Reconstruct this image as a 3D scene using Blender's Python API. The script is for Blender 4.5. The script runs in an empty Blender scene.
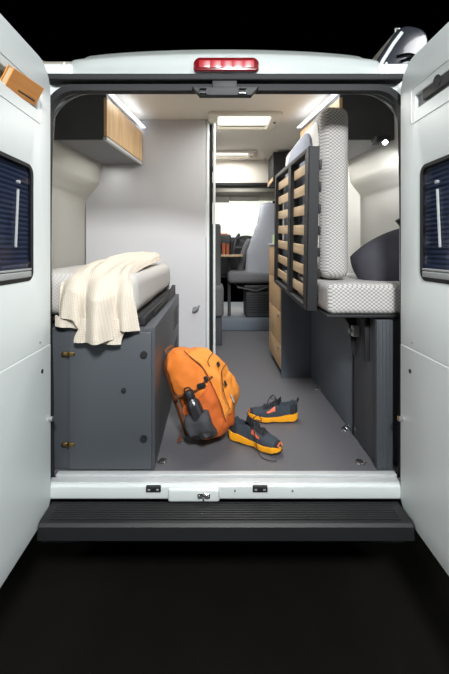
import bpy, bmesh, math, random
from mathutils import Vector, Matrix, noise, Euler
random.seed(7)
S = bpy.context.scene
C = S.collection
PI = math.pi
R = math.radians

# ------------------------------------------------------------------ materials
def lin(c):
    return tuple(((v/255)/12.92 if v/255 <= .04045 else ((v/255+.055)/1.055)**2.4) for v in c)

def mat(name, rgb, rough=.5, metal=0, spec=.5, nscale=0, namt=0, bump=0, bscale=0, coat=0, sheen=0, det=4):
    m = bpy.data.materials.new(name); m.use_nodes = True
    nt = m.node_tree; N = nt.nodes; L = nt.links
    b = N['Principled BSDF']
    col = (*lin(rgb), 1)
    b.inputs['Base Color'].default_value = col
    b.inputs['Roughness'].default_value = rough
    b.inputs['Metallic'].default_value = metal
    b.inputs['Specular IOR Level'].default_value = spec
    b.inputs['Coat Weight'].default_value = coat
    b.inputs['Sheen Weight'].default_value = sheen
    tc = N.new('ShaderNodeTexCoord')
    if nscale:
        n = N.new('ShaderNodeTexNoise'); n.inputs['Scale'].default_value = nscale; n.inputs['Detail'].default_value = det
        L.new(tc.outputs['Object'], n.inputs['Vector'])
        mx = N.new('ShaderNodeMix'); mx.data_type = 'RGBA'
        mx.inputs['A'].default_value = tuple(max(0, c*(1-namt)) for c in col[:3])+(1,)
        mx.inputs['B'].default_value = tuple(min(1, c*(1+namt)) for c in col[:3])+(1,)
        L.new(n.outputs['Fac'], mx.inputs['Factor']); L.new(mx.outputs['Result'], b.inputs['Base Color'])
    if bump:
        n2 = N.new('ShaderNodeTexNoise'); n2.inputs['Scale'].default_value = bscale or 100; n2.inputs['Detail'].default_value = 3
        L.new(tc.outputs['Object'], n2.inputs['Vector'])
        bp = N.new('ShaderNodeBump'); bp.inputs['Strength'].default_value = bump; bp.inputs['Distance'].default_value = .004
        L.new(n2.outputs['Fac'], bp.inputs['Height']); L.new(bp.outputs['Normal'], b.inputs['Normal'])
    return m

def wood(name, a, b_, axis='Z', scale=5):
    m = mat(name, a, .45)
    nt = m.node_tree; N = nt.nodes; L = nt.links; b = N['Principled BSDF']
    tc = N.new('ShaderNodeTexCoord'); mp = N.new('ShaderNodeMapping')
    sc = {'Z': (40, 40, 3), 'Y': (40, 2.5, 40)}[axis]
    mp.inputs['Scale'].default_value = sc
    n = N.new('ShaderNodeTexNoise'); n.inputs['Scale'].default_value = 1; n.inputs['Detail'].default_value = 6
    L.new(tc.outputs['Object'], mp.inputs['Vector']); L.new(mp.outputs['Vector'], n.inputs['Vector'])
    r = N.new('ShaderNodeValToRGB')
    r.color_ramp.elements[0].position = .3; r.color_ramp.elements[0].color = (*lin(b_), 1)
    r.color_ramp.elements[1].position = .68; r.color_ramp.elements[1].color = (*lin(a), 1)
    L.new(n.outputs['Fac'], r.inputs['Fac']); L.new(r.outputs['Color'], b.inputs['Base Color'])
    return m

def weave(name, light, dark, k, kind='diamond', rough=.9, thr=(.0, .35), bump=.3):
    """woven cloth: a lattice in object space"""
    m = mat(name, light, rough, spec=.2)
    nt = m.node_tree; N = nt.nodes; L = nt.links; b = N['Principled BSDF']
    tc = N.new('ShaderNodeTexCoord'); sp = N.new('ShaderNodeSeparateXYZ')
    L.new(tc.outputs['Object'], sp.inputs[0])
    def M(op, x, y=None):
        n = N.new('ShaderNodeMath'); n.operation = op
        for i, v in enumerate((x, y)):
            if v is None: continue
            if isinstance(v, (int, float)): n.inputs[i].default_value = v
            else: L.new(v, n.inputs[i])
        return n.outputs[0]
    if kind == 'diamond':
        u = M('MULTIPLY', M('ADD', sp.outputs['X'], sp.outputs['Y']), 1.0)
        w = M('MULTIPLY', sp.outputs['Z'], 1.25)
        w = M('ADD', w, M('MULTIPLY', M('SUBTRACT', sp.outputs['X'], sp.outputs['Y']), 0.0))
        s1 = M('SINE', M('MULTIPLY', M('ADD', u, w), k)); s2 = M('SINE', M('MULTIPLY', M('SUBTRACT', u, w), k))
        f = M('ABSOLUTE', M('MULTIPLY', s1, s2))
    else:
        s1 = M('SINE', M('MULTIPLY', M('ADD', sp.outputs['X'], M('MULTIPLY', sp.outputs['Z'], .15)), k)); s2 = M('SINE', M('MULTIPLY', M('ADD', sp.outputs['Z'], sp.outputs['Y']), k))
        f = M('ABSOLUTE', M('MULTIPLY', s1, s2))
    r = N.new('ShaderNodeValToRGB')
    r.color_ramp.elements[0].position = thr[0]; r.color_ramp.elements[0].color = (*lin(dark), 1)
    r.color_ramp.elements[1].position = thr[1]; r.color_ramp.elements[1].color = (*lin(light), 1)
    L.new(f, r.inputs['Fac']); L.new(r.outputs['Color'], b.inputs['Base Color'])
    bp = N.new('ShaderNodeBump'); bp.inputs['Strength'].default_value = bump; bp.inputs['Distance'].default_value = .002
    L.new(f, bp.inputs['Height']); L.new(bp.outputs['Normal'], b.inputs['Normal'])
    return m

def emis(name, rgb, st):
    m = bpy.data.materials.new(name); m.use_nodes = True
    N = m.node_tree.nodes; b = N['Principled BSDF']
    b.inputs['Base Color'].default_value = (.8, .8, .8, 1)
    b.inputs['Emission Color'].default_value = (*lin(rgb), 1); b.inputs['Emission Strength'].default_value = st
    return m

def glass(name, tint=(255, 255, 255), gl=.05):
    m = bpy.data.materials.new(name); m.use_nodes = True
    nt = m.node_tree; N = nt.nodes; L = nt.links
    N.remove(N['Principled BSDF'])
    t = N.new('ShaderNodeBsdfTransparent'); t.inputs[0].default_value = (*lin(tint), 1)
    g = N.new('ShaderNodeBsdfGlossy'); g.inputs['Roughness'].default_value = .08
    mx = N.new('ShaderNodeMixShader')
    mx.inputs[0].default_value = gl; L.new(t.outputs[0], mx.inputs[1]); L.new(g.outputs[0], mx.inputs[2])
    L.new(mx.outputs[0], N['Material Output'].inputs[0])
    return m

M = {
 'paint': mat('white_van_paint', (214, 221, 219), .32, coat=.3, nscale=2, namt=.02),
 'trimwhite': mat('door_lining_white', (208, 215, 214), .42, nscale=3, namt=.03, bump=.04, bscale=400),
 'seal': mat('rubber_seal', (24, 25, 27), .75, nscale=20, namt=.1),
 'bumper': mat('bumper_plastic', (30, 31, 32), .5, nscale=60, namt=.15, bump=.15, bscale=300),
 'pocketdark': mat('dark_plastic', (28, 29, 31), .5, nscale=20, namt=.1),
 'red': mat('red_lens', (150, 10, 26), .3, coat=.6, nscale=30, namt=.25),
 'reddark': mat('red_lens_surround', (95, 8, 18), .2, coat=.5, nscale=10, namt=.1),
 'wall': mat('warm_wall_fabric', (222, 220, 212), .8, spec=.2, nscale=6, namt=.02, bump=.08, bscale=300),
 'ceil': mat('ceiling_felt', (224, 219, 208), .85, spec=.2, nscale=6, namt=.02, bump=.08, bscale=300),
 'bath': mat('pale_laminate', (190, 190, 192), .5, nscale=2, namt=.02),
 'floor': mat('grey_vinyl_floor', (94, 94, 98), .55, nscale=230, namt=.5, bump=.1, bscale=260, det=2),
 'ground': mat('dark_ground', (22, 21, 19), .95, spec=.05, nscale=8, namt=.2),
 'grey': mat('anthracite_laminate', (68, 72, 77), .5, nscale=3, namt=.04),
 'greydoor': mat('anthracite_door', (72, 76, 81), .48, nscale=3, namt=.04),
 'bluegrey': mat('blue_grey_panel', (98, 107, 116), .5, nscale=2, namt=.05),
 'dark': mat('black_metal', (27, 28, 30), .6, nscale=20, namt=.08),
 'locker': mat('locker_end_charcoal', (62, 65, 70), .5, nscale=4, namt=.05),
 'lockgrey': mat('locker_underside_grey', (128, 129, 131), .6, nscale=4, namt=.03),
 'wood': wood('light_birch', (226, 192, 146), (206, 168, 120)),
 'slat': wood('birch_slat', (204, 180, 146), (180, 154, 118), 'Y'),
 'alu': mat('brushed_aluminium', (200, 203, 205), .32, 1, nscale=40, namt=.05),
 'alusill': mat('aluminium_sill', (196, 199, 199), .45, .15, nscale=30, namt=.06),
 'chrome': mat('chrome', (225, 225, 225), .12, 1, nscale=5, namt=.02),
 'brass': mat('brass_hinge', (170, 140, 90), .3, 1, nscale=60, namt=.2),
 'mat1': weave('mattress_fabric', (186, 183, 178), (118, 119, 122), 150, thr=(.05, .45)),
 'mat2': weave('bed_linen_fabric', (190, 187, 182), (165, 163, 160), 160, thr=(.0, .4)),
 'matwhite': mat('mattress_side_cloth', (214, 213, 209), .9, spec=.2, nscale=8, namt=.03, bump=.1, bscale=200),
 'blanket': weave('cream_waffle_cloth', (206, 197, 182), (192, 182, 167), 300, kind='waffle', thr=(.0, .5), bump=.5),
 'pillow': mat('charcoal_pillow_cloth', (62, 61, 67), .95, spec=.1, nscale=20, namt=.12, bump=.2, bscale=250),
 'padgrey': mat('blue_grey_pad', (128, 133, 144), .9, spec=.2, nscale=30, namt=.06, bump=.1, bscale=300),
 'orange': mat('orange_nylon', (216, 120, 44), .75, spec=.35, nscale=10, namt=.07, bump=.25, bscale=60),
 'orange2': mat('light_orange_nylon', (226, 140, 56), .72, spec=.35, nscale=9, namt=.06, bump=.25, bscale=50),
 'orange3': mat('deep_orange_nylon', (196, 98, 42), .78, spec=.3, nscale=14, namt=.08, bump=.25, bscale=80),
 'rust': mat('rust_webbing', (112, 62, 30), .8, nscale=80, namt=.2),
 'mesh': mat('grey_stretch_mesh', (62, 62, 66), .8, nscale=200, namt=.3, bump=.3, bscale=400),
 'bottle': mat('grey_bottle_metal', (92, 92, 96), .28, .8, nscale=5, namt=.05),
 'shoe': mat('charcoal_knit', (58, 66, 74), .85, spec=.3, nscale=180, namt=.3, bump=.4, bscale=300, det=2),
 'shoedark': mat('black_shoe_lining', (34, 36, 40), .85, nscale=100, namt=.2, bump=.2, bscale=300),
 'midsole': mat('yellow_orange_foam', (250, 168, 22), .6, nscale=12, namt=.08, bump=.1, bscale=90),
 'accent': mat('coral_logo_print', (224, 108, 70), .55, nscale=40, namt=.1),
 'outsole': mat('dark_rubber_sole', (60, 48, 40), .8, nscale=80, namt=.2),
 'book': wood('tan_leather_cover', (226, 158, 88), (212, 140, 72), 'Y'),
 'pages': mat('paper_edge', (196, 170, 130), .9, nscale=200, namt=.1),
 'navy': mat('navy_blind', (98, 100, 110), .6, spec=.3, nscale=12, namt=.1),
 'blindgap': mat('black_blind_frame', (14, 15, 17), .8, nscale=10, namt=.05),
 'seat': mat('light_grey_seat', (150, 154, 162), .85, spec=.2, nscale=40, namt=.06, bump=.15, bscale=300),
 'seatdark': mat('mid_grey_seat', (112, 113, 116), .85, spec=.2, nscale=40, namt=.06, bump=.15, bscale=300),
 'benchseat': mat('dark_bench_cloth', (92, 93, 94), .9, spec=.2, nscale=40, namt=.08, bump=.15, bscale=300),
 'capdark': mat('glossy_dark_cap', (40, 43, 50), .22, coat=.5, nscale=6, namt=.1),
 'plastic': mat('cab_plastic', (58, 60, 64), .6, nscale=12, namt=.08),
 'visor': mat('cab_headliner', (132, 130, 122), .9, nscale=12, namt=.05),
 'copper': mat('copper_beaker', (196, 118, 88), .35, .5, nscale=12, namt=.1),
 'glow': emis('skylight_glow', (255, 246, 230), 2.2),
 'led': emis('led_strip_glow', (226, 234, 255), 1.8),
 'lampglow': emis('reading_lamp_glow', (240, 246, 255), 14),
 'glass': glass('tinted_window_glass', (205, 212, 225)),
 'clear': glass('clear_glass', (245, 250, 250)),
 'green': mat('pale_green_enamel', (170, 190, 150), .5, nscale=12, namt=.05),
 'railgrey': mat('satin_grey_rail', (150, 154, 154), .5, nscale=20, namt=.05),
 'blind': mat('white_windscreen_blind', (240, 238, 230), .9, spec=.1, nscale=3, namt=.02),
}
def _blind():
    m = M['blind']; nt = m.node_tree; N = nt.nodes; L = nt.links
    t = N.new('ShaderNodeBsdfTranslucent'); t.inputs[0].default_value = (.86, .84, .78, 1)
    a = N.new('ShaderNodeMixShader'); a.inputs[0].default_value = .55
    L.new(N['Principled BSDF'].outputs[0], a.inputs[1]); L.new(t.outputs[0], a.inputs[2])
    L.new(a.outputs[0], N['Material Output'].inputs[0])
_blind()

# ------------------------------------------------------------------ builders
def box(bm, x0, x1, y0, y1, z0, z1, r=0, seg=3):
    t = bmesh.new()
    bmesh.ops.create_cube(t, size=1)
    for v in t.verts:
        v.co = Vector((x0+(v.co.x+.5)*(x1-x0), y0+(v.co.y+.5)*(y1-y0), z0+(v.co.z+.5)*(z1-z0)))
    if r:
        bmesh.ops.bevel(t, geom=list(t.edges), offset=min(r, .49*min(abs(x1-x0), abs(y1-y0), abs(z1-z0))), segments=seg, affect='EDGES', profile=.5)
    merge(bm, t)
    return bm

def merge(bm, t, mtx=None):
    if mtx is not None: t.transform(mtx)
    me = bpy.data.meshes.new('tmp'); t.to_mesh(me); t.free()
    bm.from_mesh(me); bpy.data.meshes.remove(me)

def cyl(bm, p0, p1, r0, r1=None, n=20):
    r1 = r0 if r1 is None else r1
    p0 = Vector(p0); p1 = Vector(p1); d = p1-p0
    t = bmesh.new()
    bmesh.ops.create_cone(t, cap_ends=True, segments=n, radius1=r0, radius2=r1, depth=d.length)
    q = Vector((0, 0, 1)).rotation_difference(d.normalized()).to_matrix().to_4x4()
    merge(bm, t, Matrix.Translation((p0+p1)/2) @ q)
    return bm

def smoothpts(pts, n=6, closed=False):
    P = [Vector(p) for p in pts]; out = []
    m = len(P); rng = range(m if closed else m-1)
    for i in rng:
        a = P[(i-1) % m] if closed or i > 0 else P[0]
        b = P[i]; c = P[(i+1) % m]
        d = P[(i+2) % m] if closed or i+2 < m else P[-1]
        for k in range(n):
            t = k/n
            out.append(.5*((2*b)+(-a+c)*t+(2*a-5*b+4*c-d)*t*t+(-a+3*b-3*c+d)*t**3))
    if not closed: out.append(P[-1])
    return out

def tube(bm, pts, r, n=8, closed=False, flat=None, up=(0, 0, 1)):
    """sweep a round (or flat=(w,h)) section along a path"""
    P = [Vector(p) for p in pts]; m = len(P); rings = []
    up = Vector(up); prev = None
    for i in range(m):
        if closed: t = P[(i+1) % m]-P[(i-1) % m]
        else: t = P[min(i+1, m-1)]-P[max(i-1, 0)]
        t.normalize()
        if prev is None:
            a = t.cross(up)
            if a.length < 1e-3: a = t.cross(Vector((1, 0, 0)))
        else: a = prev-t*prev.dot(t)
        a.normalize(); b = a.cross(t).normalized(); prev = a
        ring = []
        for k in range(n):
            an = 2*PI*k/n
            if flat:
                ca, sa = math.cos(an+PI/n), math.sin(an+PI/n)
                fl = flat[i] if isinstance(flat, list) else flat
                o = a*fl[0]*ca*1.41+b*fl[1]*sa*1.41 if n == 4 else a*fl[0]*ca+b*fl[1]*sa
            else: o = (a*math.cos(an)+b*math.sin(an))*(r[i] if isinstance(r, list) else r)
            ring.append(bm.verts.new(P[i]+o))
        rings.append(ring)
    for i in range(m if closed else m-1):
        A = rings[i]; B = rings[(i+1) % m]
        for k in range(n):
            bm.faces.new((A[k], A[(k+1) % n], B[(k+1) % n], B[k]))
    if not closed:
        bm.faces.new(rings[0][::-1]); bm.faces.new(rings[-1])
    return bm

def rrect(a0, a1, b0, b1, r, n=8):
    """rounded rectangle loop; r one radius or four (a0b0, a1b0, a1b1, a0b1)"""
    if not isinstance(r, (tuple, list)): r = (r,)*4
    out = []
    for (ca, cb, s, rr) in ((a0+r[0], b0+r[0], 180, r[0]), (a1-r[1], b0+r[1], 270, r[1]), (a1-r[2], b1-r[2], 0, r[2]), (a0+r[3], b1-r[3], 90, r[3])):
        for k in range(n+1):
            an = R(s+90*k/n); out.append((ca+rr*math.cos(an), cb+rr*math.sin(an)))
    return out

def plate(bm, loops, t0, t1, axis='Y', bev=0):
    """flat plate with holes: loops in (a,b), from t0 to t1 along axis.  Y: (x,z)  X: (y,z)  Z: (x,y)"""
    cu = bpy.data.curves.new('c', 'CURVE'); cu.dimensions = '2D'; cu.fill_mode = 'BOTH'
    cu.extrude = max(1e-5, abs(t1-t0)/2-bev); cu.bevel_depth = bev; cu.bevel_resolution = 2
    for lp in loops:
        s = cu.splines.new('POLY'); s.points.add(len(lp)-1); s.use_cyclic_u = True
        for i, (a, b) in enumerate(lp): s.points[i].co = (a, b, 0, 1)
    o = bpy.data.objects.new('c', cu)
    me = o.to_mesh()
    t = bmesh.new(); t.from_mesh(me); o.to_mesh_clear()
    bpy.data.objects.remove(o); bpy.data.curves.remove(cu)
    mid = (t0+t1)/2
    for v in t.verts:
        a, b, c = v.co
        v.co = {'Y': (a, mid+c, b), 'X': (mid+c, a, b), 'Z': (a, b, mid+c)}[axis]
    bmesh.ops.remove_doubles(t, verts=t.verts, dist=1e-6)
    bmesh.ops.recalc_face_normals(t, faces=t.faces)
    merge(bm, t)
    return bm

def grid(bm, f, nu, nv, closed_u=False):
    V = [[bm.verts.new(f(i/(nu if closed_u else nu-1), j/(nv-1))) for j in range(nv)] for i in range(nu)]
    for i in range(nu if closed_u else nu-1):
        for j in range(nv-1):
            bm.faces.new((V[i][j], V[(i+1) % nu][j], V[(i+1) % nu][j+1], V[i][j+1]))
    return V

def obj(name, bm, m, parent=None, smooth=True, ang=35):
    bmesh.ops.recalc_face_normals(bm, faces=bm.faces)
    me = bpy.data.meshes.new(name); bm.to_mesh(me); bm.free()
    me.materials.append(M[m] if isinstance(m, str) else m)
    o = bpy.data.objects.new(name, me); C.objects.link(o)
    if smooth:
        me.polygons.foreach_set('use_smooth', [True]*len(me.polygons))
        me.set_sharp_from_angle(angle=R(ang))
    if parent:
        o.parent = parent
        if parent.type == 'EMPTY' and not parent.get('_loc'):
            o.matrix_parent_inverse = Matrix.Translation(-parent.location)
        elif parent.type == 'MESH' and not parent.get('_loc'):
            o.matrix_parent_inverse = Matrix.Translation(-parent.location)
        if parent.get('_loc'): o['_loc'] = 1
    else:
        n = len(me.vertices); lo = [min(v.co[i] for v in me.vertices) for i in range(3)]; hi = [max(v.co[i] for v in me.vertices) for i in range(3)]
        c = Vector(((lo[0]+hi[0])/2, (lo[1]+hi[1])/2, lo[2]))
        me.transform(Matrix.Translation(-c)); o.location = c
        o['_loc0'] = 1
    return o

def tag(o, label, cat, group=None, kind=None):
    o['label'] = label; o['category'] = cat
    if group: o['group'] = group
    if kind: o['kind'] = kind
    return o

def thing(name, label, cat, loc=(0, 0, 0), rot=(0, 0, 0), group=None, local=False):
    o = bpy.data.objects.new(name, None); C.objects.link(o); o.empty_display_size = .05
    o.location = loc; o.rotation_euler = rot
    if local: o['_loc'] = 1
    return tag(o, label, cat, group)

def struct(name, bm, m, parent=None, **k):
    o = obj(name, bm, m, parent, **k)
    if not parent: o['kind'] = 'structure'
    return o
B = bmesh.new

# ------------------------------------------------------------------ camera
cam = bpy.data.cameras.new('camera'); co = bpy.data.objects.new('camera', cam); C.objects.link(co)
CY, CZ, F = -1.6, .99, 355
co.location = (0, CY, CZ); co.rotation_euler = (PI/2, 0, 0)
cam.sensor_fit = 'HORIZONTAL'; cam.sensor_width = 36; cam.lens = F/449*36
cam.shift_x = 9.5/449; cam.shift_y = -87/449
cam.clip_start = .05
S.camera = co

# ================================================================== THE SETTING
struct('ground', box(B(), -6, 6, -4, 8, -.56, -.52), 'ground')
struct('floor', box(B(), -1.08, 1.15, -.012, 2.75, -.03, 0), 'floor')
struct('floor', box(B(), -1.08, 1.15, 2.75, 4.1, .0, .157, .008), 'bluegrey')
# ceiling with two roof-light cut-outs
SK = [(.02, .44, 1.11, 1.40), (.0, .36, 2.14, 2.34)]
bm = B()
plate(bm, [rrect(-.98, 1.10, .6, 2.50, .01, 2)]+[rrect(a, b, c, d, .02, 4) for a, b, c, d in SK], 2.03, 2.045, 'Z')
struct('ceiling', bm, 'ceil')
# ceiling over the tail, dropping to the door frame
bm = B(); pr = smoothpts([(0, .06, 1.74), (0, .10, 1.84), (0, .2, 1.945), (0, .4, 2.02), (0, .6, 2.03)], 5)
grid(bm, lambda u, v: Vector((-.98+2.1*u, pr[min(int(v*(len(pr)-1)+.5), len(pr)-1)].y, pr[min(int(v*(len(pr)-1)+.5), len(pr)-1)].z)), 2, len(pr))
bmesh.ops.solidify(bm, geom=bm.faces, thickness=.012)
struct('ceiling', bm, 'ceil')
def tail(y):
    T = [(.0, 1.66), (.06, 1.74), (.10, 1.84), (.2, 1.945), (.4, 2.02), (.6, 2.03), (9, 2.03)]
    for (a, x), (b, z) in zip(T, T[1:]):
        if y <= b: return x+(z-x)*(y-a)/(b-a)
def sidewall(s, off, y1):
    prof = [(-1.04, 0), (-1.04, .5), (-1.04, 1.0), (-1.035, 1.34), (-1.0, 1.42), (-.935, 1.50), (-.917, 1.56), (-.90, 1.8), (-.89, 1.92), (-.86, 2.0), (-.82, 2.045)]
    P = smoothpts([(p[0], p[1], 0) for p in prof], 4)
    bm = B(); Y = [.052, .09, .13, .2, .3, .4, .6, .8, 1.0, 1.24, y1]
    def f(u, v):
        y = Y[round(u*10)]; q = P[round(v*(len(P)-1))]
        k = max(0, min(1, (q.y-1.3)/.25)); g = max(0, min(1, (1.22-y)/.6))
        near = max(0, (.4-y)/.4)
        x = q.x-k*.085*g+(1-k)*.05*near+.05*k*near
        return Vector(((x if s < 0 else 2*off-x), y, min(q.y, tail(y)+.01)))
    grid(bm, f, 11, len(P))
    bmesh.ops.solidify(bm, geom=bm.faces, thickness=.006)
    return bm
struct('wall_left', sidewall(-1, 0, 2.75), 'wall')
struct('wall_right', sidewall(1, .06, 2.75), 'wall')
# washroom partition facing the rear and its aisle side
bm = box(B(), -1.03, -.072, 1.23, 1.26, .0, 2.03, .002, 1)
struct('wall_back', bm, 'bath')
struct('wall_back', box(B(), -.060, -.045, 1.30, 2.74, .0, 2.03), 'bath')
struct('wall_back', box(B(), .90, 1.13, 1.16, 1.18, .0, 2.03), 'wall')
# washroom doorway: slim white frame with rounded foot, dark gap, door leaf
t = bpy.data.objects.new('door_1', None); C.objects.link(t); t.location = (-.03, 1.3, 0); t['kind'] = 'structure'
bm = B(); pts = smoothpts([(-.006, 1.235, 2.02), (-.006, 1.235, 1.0), (-.006, 1.235, .16), (-.010, 1.235, .11), (-.024, 1.235, .075), (-.04, 1.235, .06)], 6)
tube(bm, pts, .01, 10)
obj('door_frame', bm, 'alu' if 0 else 'trimwhite', t)
obj('door_gap', box(B(), -.046, -.020, 1.262, 1.29, .05, 2.0), 'blindgap', t)
obj('door_post', box(B(), -.070, -.046, 1.228, 1.262, 0, 2.03, .004), 'trimwhite', t)
obj('door_catch', box(B(), -.022, .004, 1.24, 1.27, 1.62, 1.66, .004), 'dark', t)
# skylights
for i, (a, b, c, d) in enumerate(SK):
    w = bpy.data.objects.new('window_%d' % (i+1), None); C.objects.link(w); w.location = ((a+b)/2, (c+d)/2, 2.03); w['kind'] = 'structure'
    bm = B(); m_ = .07
    plate(bm, [rrect(a-m_, b+m_, c-.05, d+.05, .03, 5), rrect(a, b, c, d, .02, 5)], 2.008, 2.029, 'Z', .004)
    plate(bm, [rrect(a-.012, b+.012, c-.012, d+.012, .02, 5), rrect(a, b, c, d, .02, 5)], 2.03, 2.07, 'Z')
    obj('window_frame', bm, 'ceil', w)
    bm = B(); plate(bm, [rrect(a-.01, b+.01, c-.01, d+.01, .02, 5)], 2.046, 2.052, 'Z')
    obj('window_pane', bm, 'glow', w)
    obj('blind_rail', box(B(), a, b, d-.03, d-.018, 2.028, 2.04, .003), 'trimwhite', w)
    obj('catch', cyl(B(), (b+.035, c+.12, 2.000), (b+.035, c+.12, 2.009), .012), 'lockgrey', w)
# threshold strips
bm = box(B(), -.70, .80, -.040, -.012, -.012, .003, .002)
struct('trim_1', bm, 'alusill')
bm = box(B(), -.72, .81, -.074, -.040, -.03, -.008, .003)
struct('trim_2', bm, 'alusill')

# ================================================================== CAMPER VAN
van = thing('camper_van', 'white camper van seen from behind with both rear doors swung wide open', 'van', (.045, 0, -.52))
OX0, OX1, OZ1 = -.728, .826, 1.699
outer = rrect(-.80, .89, -.10, 1.79, (.05, .05, .2, .2), 8)
inner = rrect(OX0-.036, OX1+.036, -.055, OZ1+.020, (.03, .03, .14, .14), 12)
bm = B(); plate(bm, [outer, inner], -.03, .05, 'Y', .006)
obj('door_frame', bm, 'paint', van)
# pale lip behind the seal in the upper corners
bm = B(); plate(bm, [rrect(OX0-.06, OX1+.06, -.07, OZ1+.05, (.03, .03, .14, .14), 12), rrect(OX0-.034, OX1+.034, -.05, OZ1+.018, (.02, .02, .185, .185), 12)], .05, .058, 'Y')
obj('inner_trim', bm, 'lockgrey', van)
bm = B(); lp = rrect(OX0-.004, OX1, -.07, OZ1, (.03, .03, .12, .12), 12)
pts = []
for (x, z) in lp:
    bow = .018*math.exp(-((z-1.0)/.45)**2)
    pts.append((x, -.036, z))
i0 = min(range(len(pts)), key=lambda i: pts[i][2])
lps = [p for p in pts if p[2] > -.03]
# order: start bottom right going up over to bottom left
lps = [(OX1+.002, -.036, -.03), (OX1+.006, -.036, .4), (OX1+.012, -.036, .8), (OX1+.010, -.036, 1.1)]+[p for p in lps if p[2] > 1.4]+[(OX0-.012, -.036, 1.2), (OX0-.014, -.036, 1.0), (OX0-.012, -.036, .7), (OX0-.004, -.036, .4), (OX0, -.036, -.03)]
tube(bm, lps, .02, 4, flat=[(.014 if p[2] > 1.62 else .0125, .018) for p in lps], up=(0, 1, 0))
obj('rubber_seal', bm, 'seal', van)
# gutter bar over the doors
bm = box(B(), -.735, .815, -.075, -.03, 1.722, 1.750, .006); obj('gutter', bm, 'seal', van)
# roof edge panel curving up and forward
bm = B(); pr = smoothpts([(-.045, 1.776), (-.03, 1.85), (.03, 1.90), (.15, 1.965), (.4, 2.09), (.9, 2.13), (2.3, 2.13)] and [Vector((-.045, 1.752, 0)), Vector((-.040, 1.835, 0)), Vector((.0, 1.878, 0)), Vector((.15, 1.965, 0)), Vector((.4, 2.098, 0)), Vector((.9, 2.13, 0)), Vector((2.3, 2.13, 0))], 5)
nP = len(pr)
def froof(u, v):
    p = pr[round(v*(nP-1))]; s = 2*u-1
    hw = .735+.06*min(1, v*1.5)
    e = abs(s)**6
    x = .045+s*hw
    z = p.y-.035*s*s*(v > .03)*min(1, v*6)-.10*max(0, abs(s)-.9)/.1*min(1, v*3)*abs(s)
    return Vector((x, p.x+.02*e, z))
grid(bm, froof, 41, nP); bmesh.ops.solidify(bm, geom=bm.faces, thickness=.01)
obj('roof_panel', bm, 'paint', van)
for s in (-1, 1):
    bm = B()
    x = .045+s*.755
    box(bm, x-.085, x+.085, -.045, .06, 1.752, 1.812, .018, 4)
    box(bm, x-s*.05-.004, x-s*.05+.004, -.049, -.04, 1.756, 1.812, .001, 1)
    obj('corner_cap', bm, 'paint', van)
# high brake light
bm = B(); plate(bm, [rrect(-.088, .186, 1.772, 1.820, (.010, .010, .024, .024), 6)], -.062, -.02, 'Y', .006)
bl = obj('brake_light', bm, 'reddark', van)
for k in range(5):
    x = -.068+k*.0475
    bm = B(); plate(bm, [rrect(x, x+.0465, 1.782, 1.811, .003, 3)], -.064, -.06, 'Y', .001)
    obj('lens', bm, 'red', bl)
# latch block at the head of the opening
lt = obj('latch_block', box(B(), -.012, .095, -.070, -.03, 1.685, 1.722, .004), 'dark', van)
bm = B(); plate(bm, [[(-.065, 1.658), (.155, 1.658), (.18, 1.688), (-.09, 1.688)]], -.075, -.045, 'Y', .004)
obj('latch_plate', bm, 'dark', lt)
for x in (-.052, .118):
    bm = B(); tube(bm, [(x-.016, -.078, 1.662), (x+.016, -.078, 1.662), (x+.016, -.078, 1.680), (x-.016, -.078, 1.680)], .0035, 6, closed=True)
    obj('striker', bm, 'chrome', lt)
# painted sill below threshold
bm = box(B(), -.74, .83, -.088, -.045, -.076, -.012, .012, 4)
box(bm, -.20, .02, -.100, -.07, -.078, -.022, .01, 4)
sl = obj('door_sill', bm, 'paint', van)
for x in (-.262, .192):
    d = obj('drain_plug', box(B(), x-.032, x+.032, -.094, -.08, -.040, -.014, .004), 'dark', sl)
    for q in (-.018, .018): obj('clip', box(B(), x+q-.006, x+q+.006, -.097, -.092, -.032, -.024, .002), 'lockgrey', d)
bm = B(); box(bm, -.075, -.020, -.106, -.098, -.058, -.038, .004)
tube(bm, [(-.048, -.108, -.030), (-.048, -.115, -.036), (-.048, -.115, -.060), (-.048, -.108, -.066)], .0035, 6)
for x in (-.066, -.030): cyl(bm, (x, -.110, -.048), (x, -.105, -.048), .006)
obj('latch_striker', bm, 'chrome', sl)
for x in (.085, .33): obj('screw', cyl(B(), (x, -.092, -.034), (x, -.085, -.034), .004), 'lockgrey', sl)
# bumper step with ribs
bm = B(); prof = [(-.085, -.084), (-.19, -.084), (-.200, -.088), (-.208, -.098), (-.214, -.146), (-.20, -.154), (-.085, -.154)]
def fb(u, v):
    a = prof[round(v*(len(prof)-1))]; return Vector((-.695+1.475*u, a[0]+.0*u, a[1]))
grid(bm, fb, 2, len(prof))
for k in (0, 1):
    vs = [v for v in bm.verts if abs(v.co.x-(-.695+1.475*k)) < 1e-6]; bm.faces.new(vs)
for k in range(8):
    y = -.097-k*.0125
    box(bm, -.66, .74, y-.0042, y+.0042, -.085, -.079, .0018, 2)
obj('bumper', bm, 'bumper', van, ang=25)
# underbody, closing the view below the sill
obj('underbody', box(B(), -.78, .86, .0, .06, -.33, -.10), 'seal', van)
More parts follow.
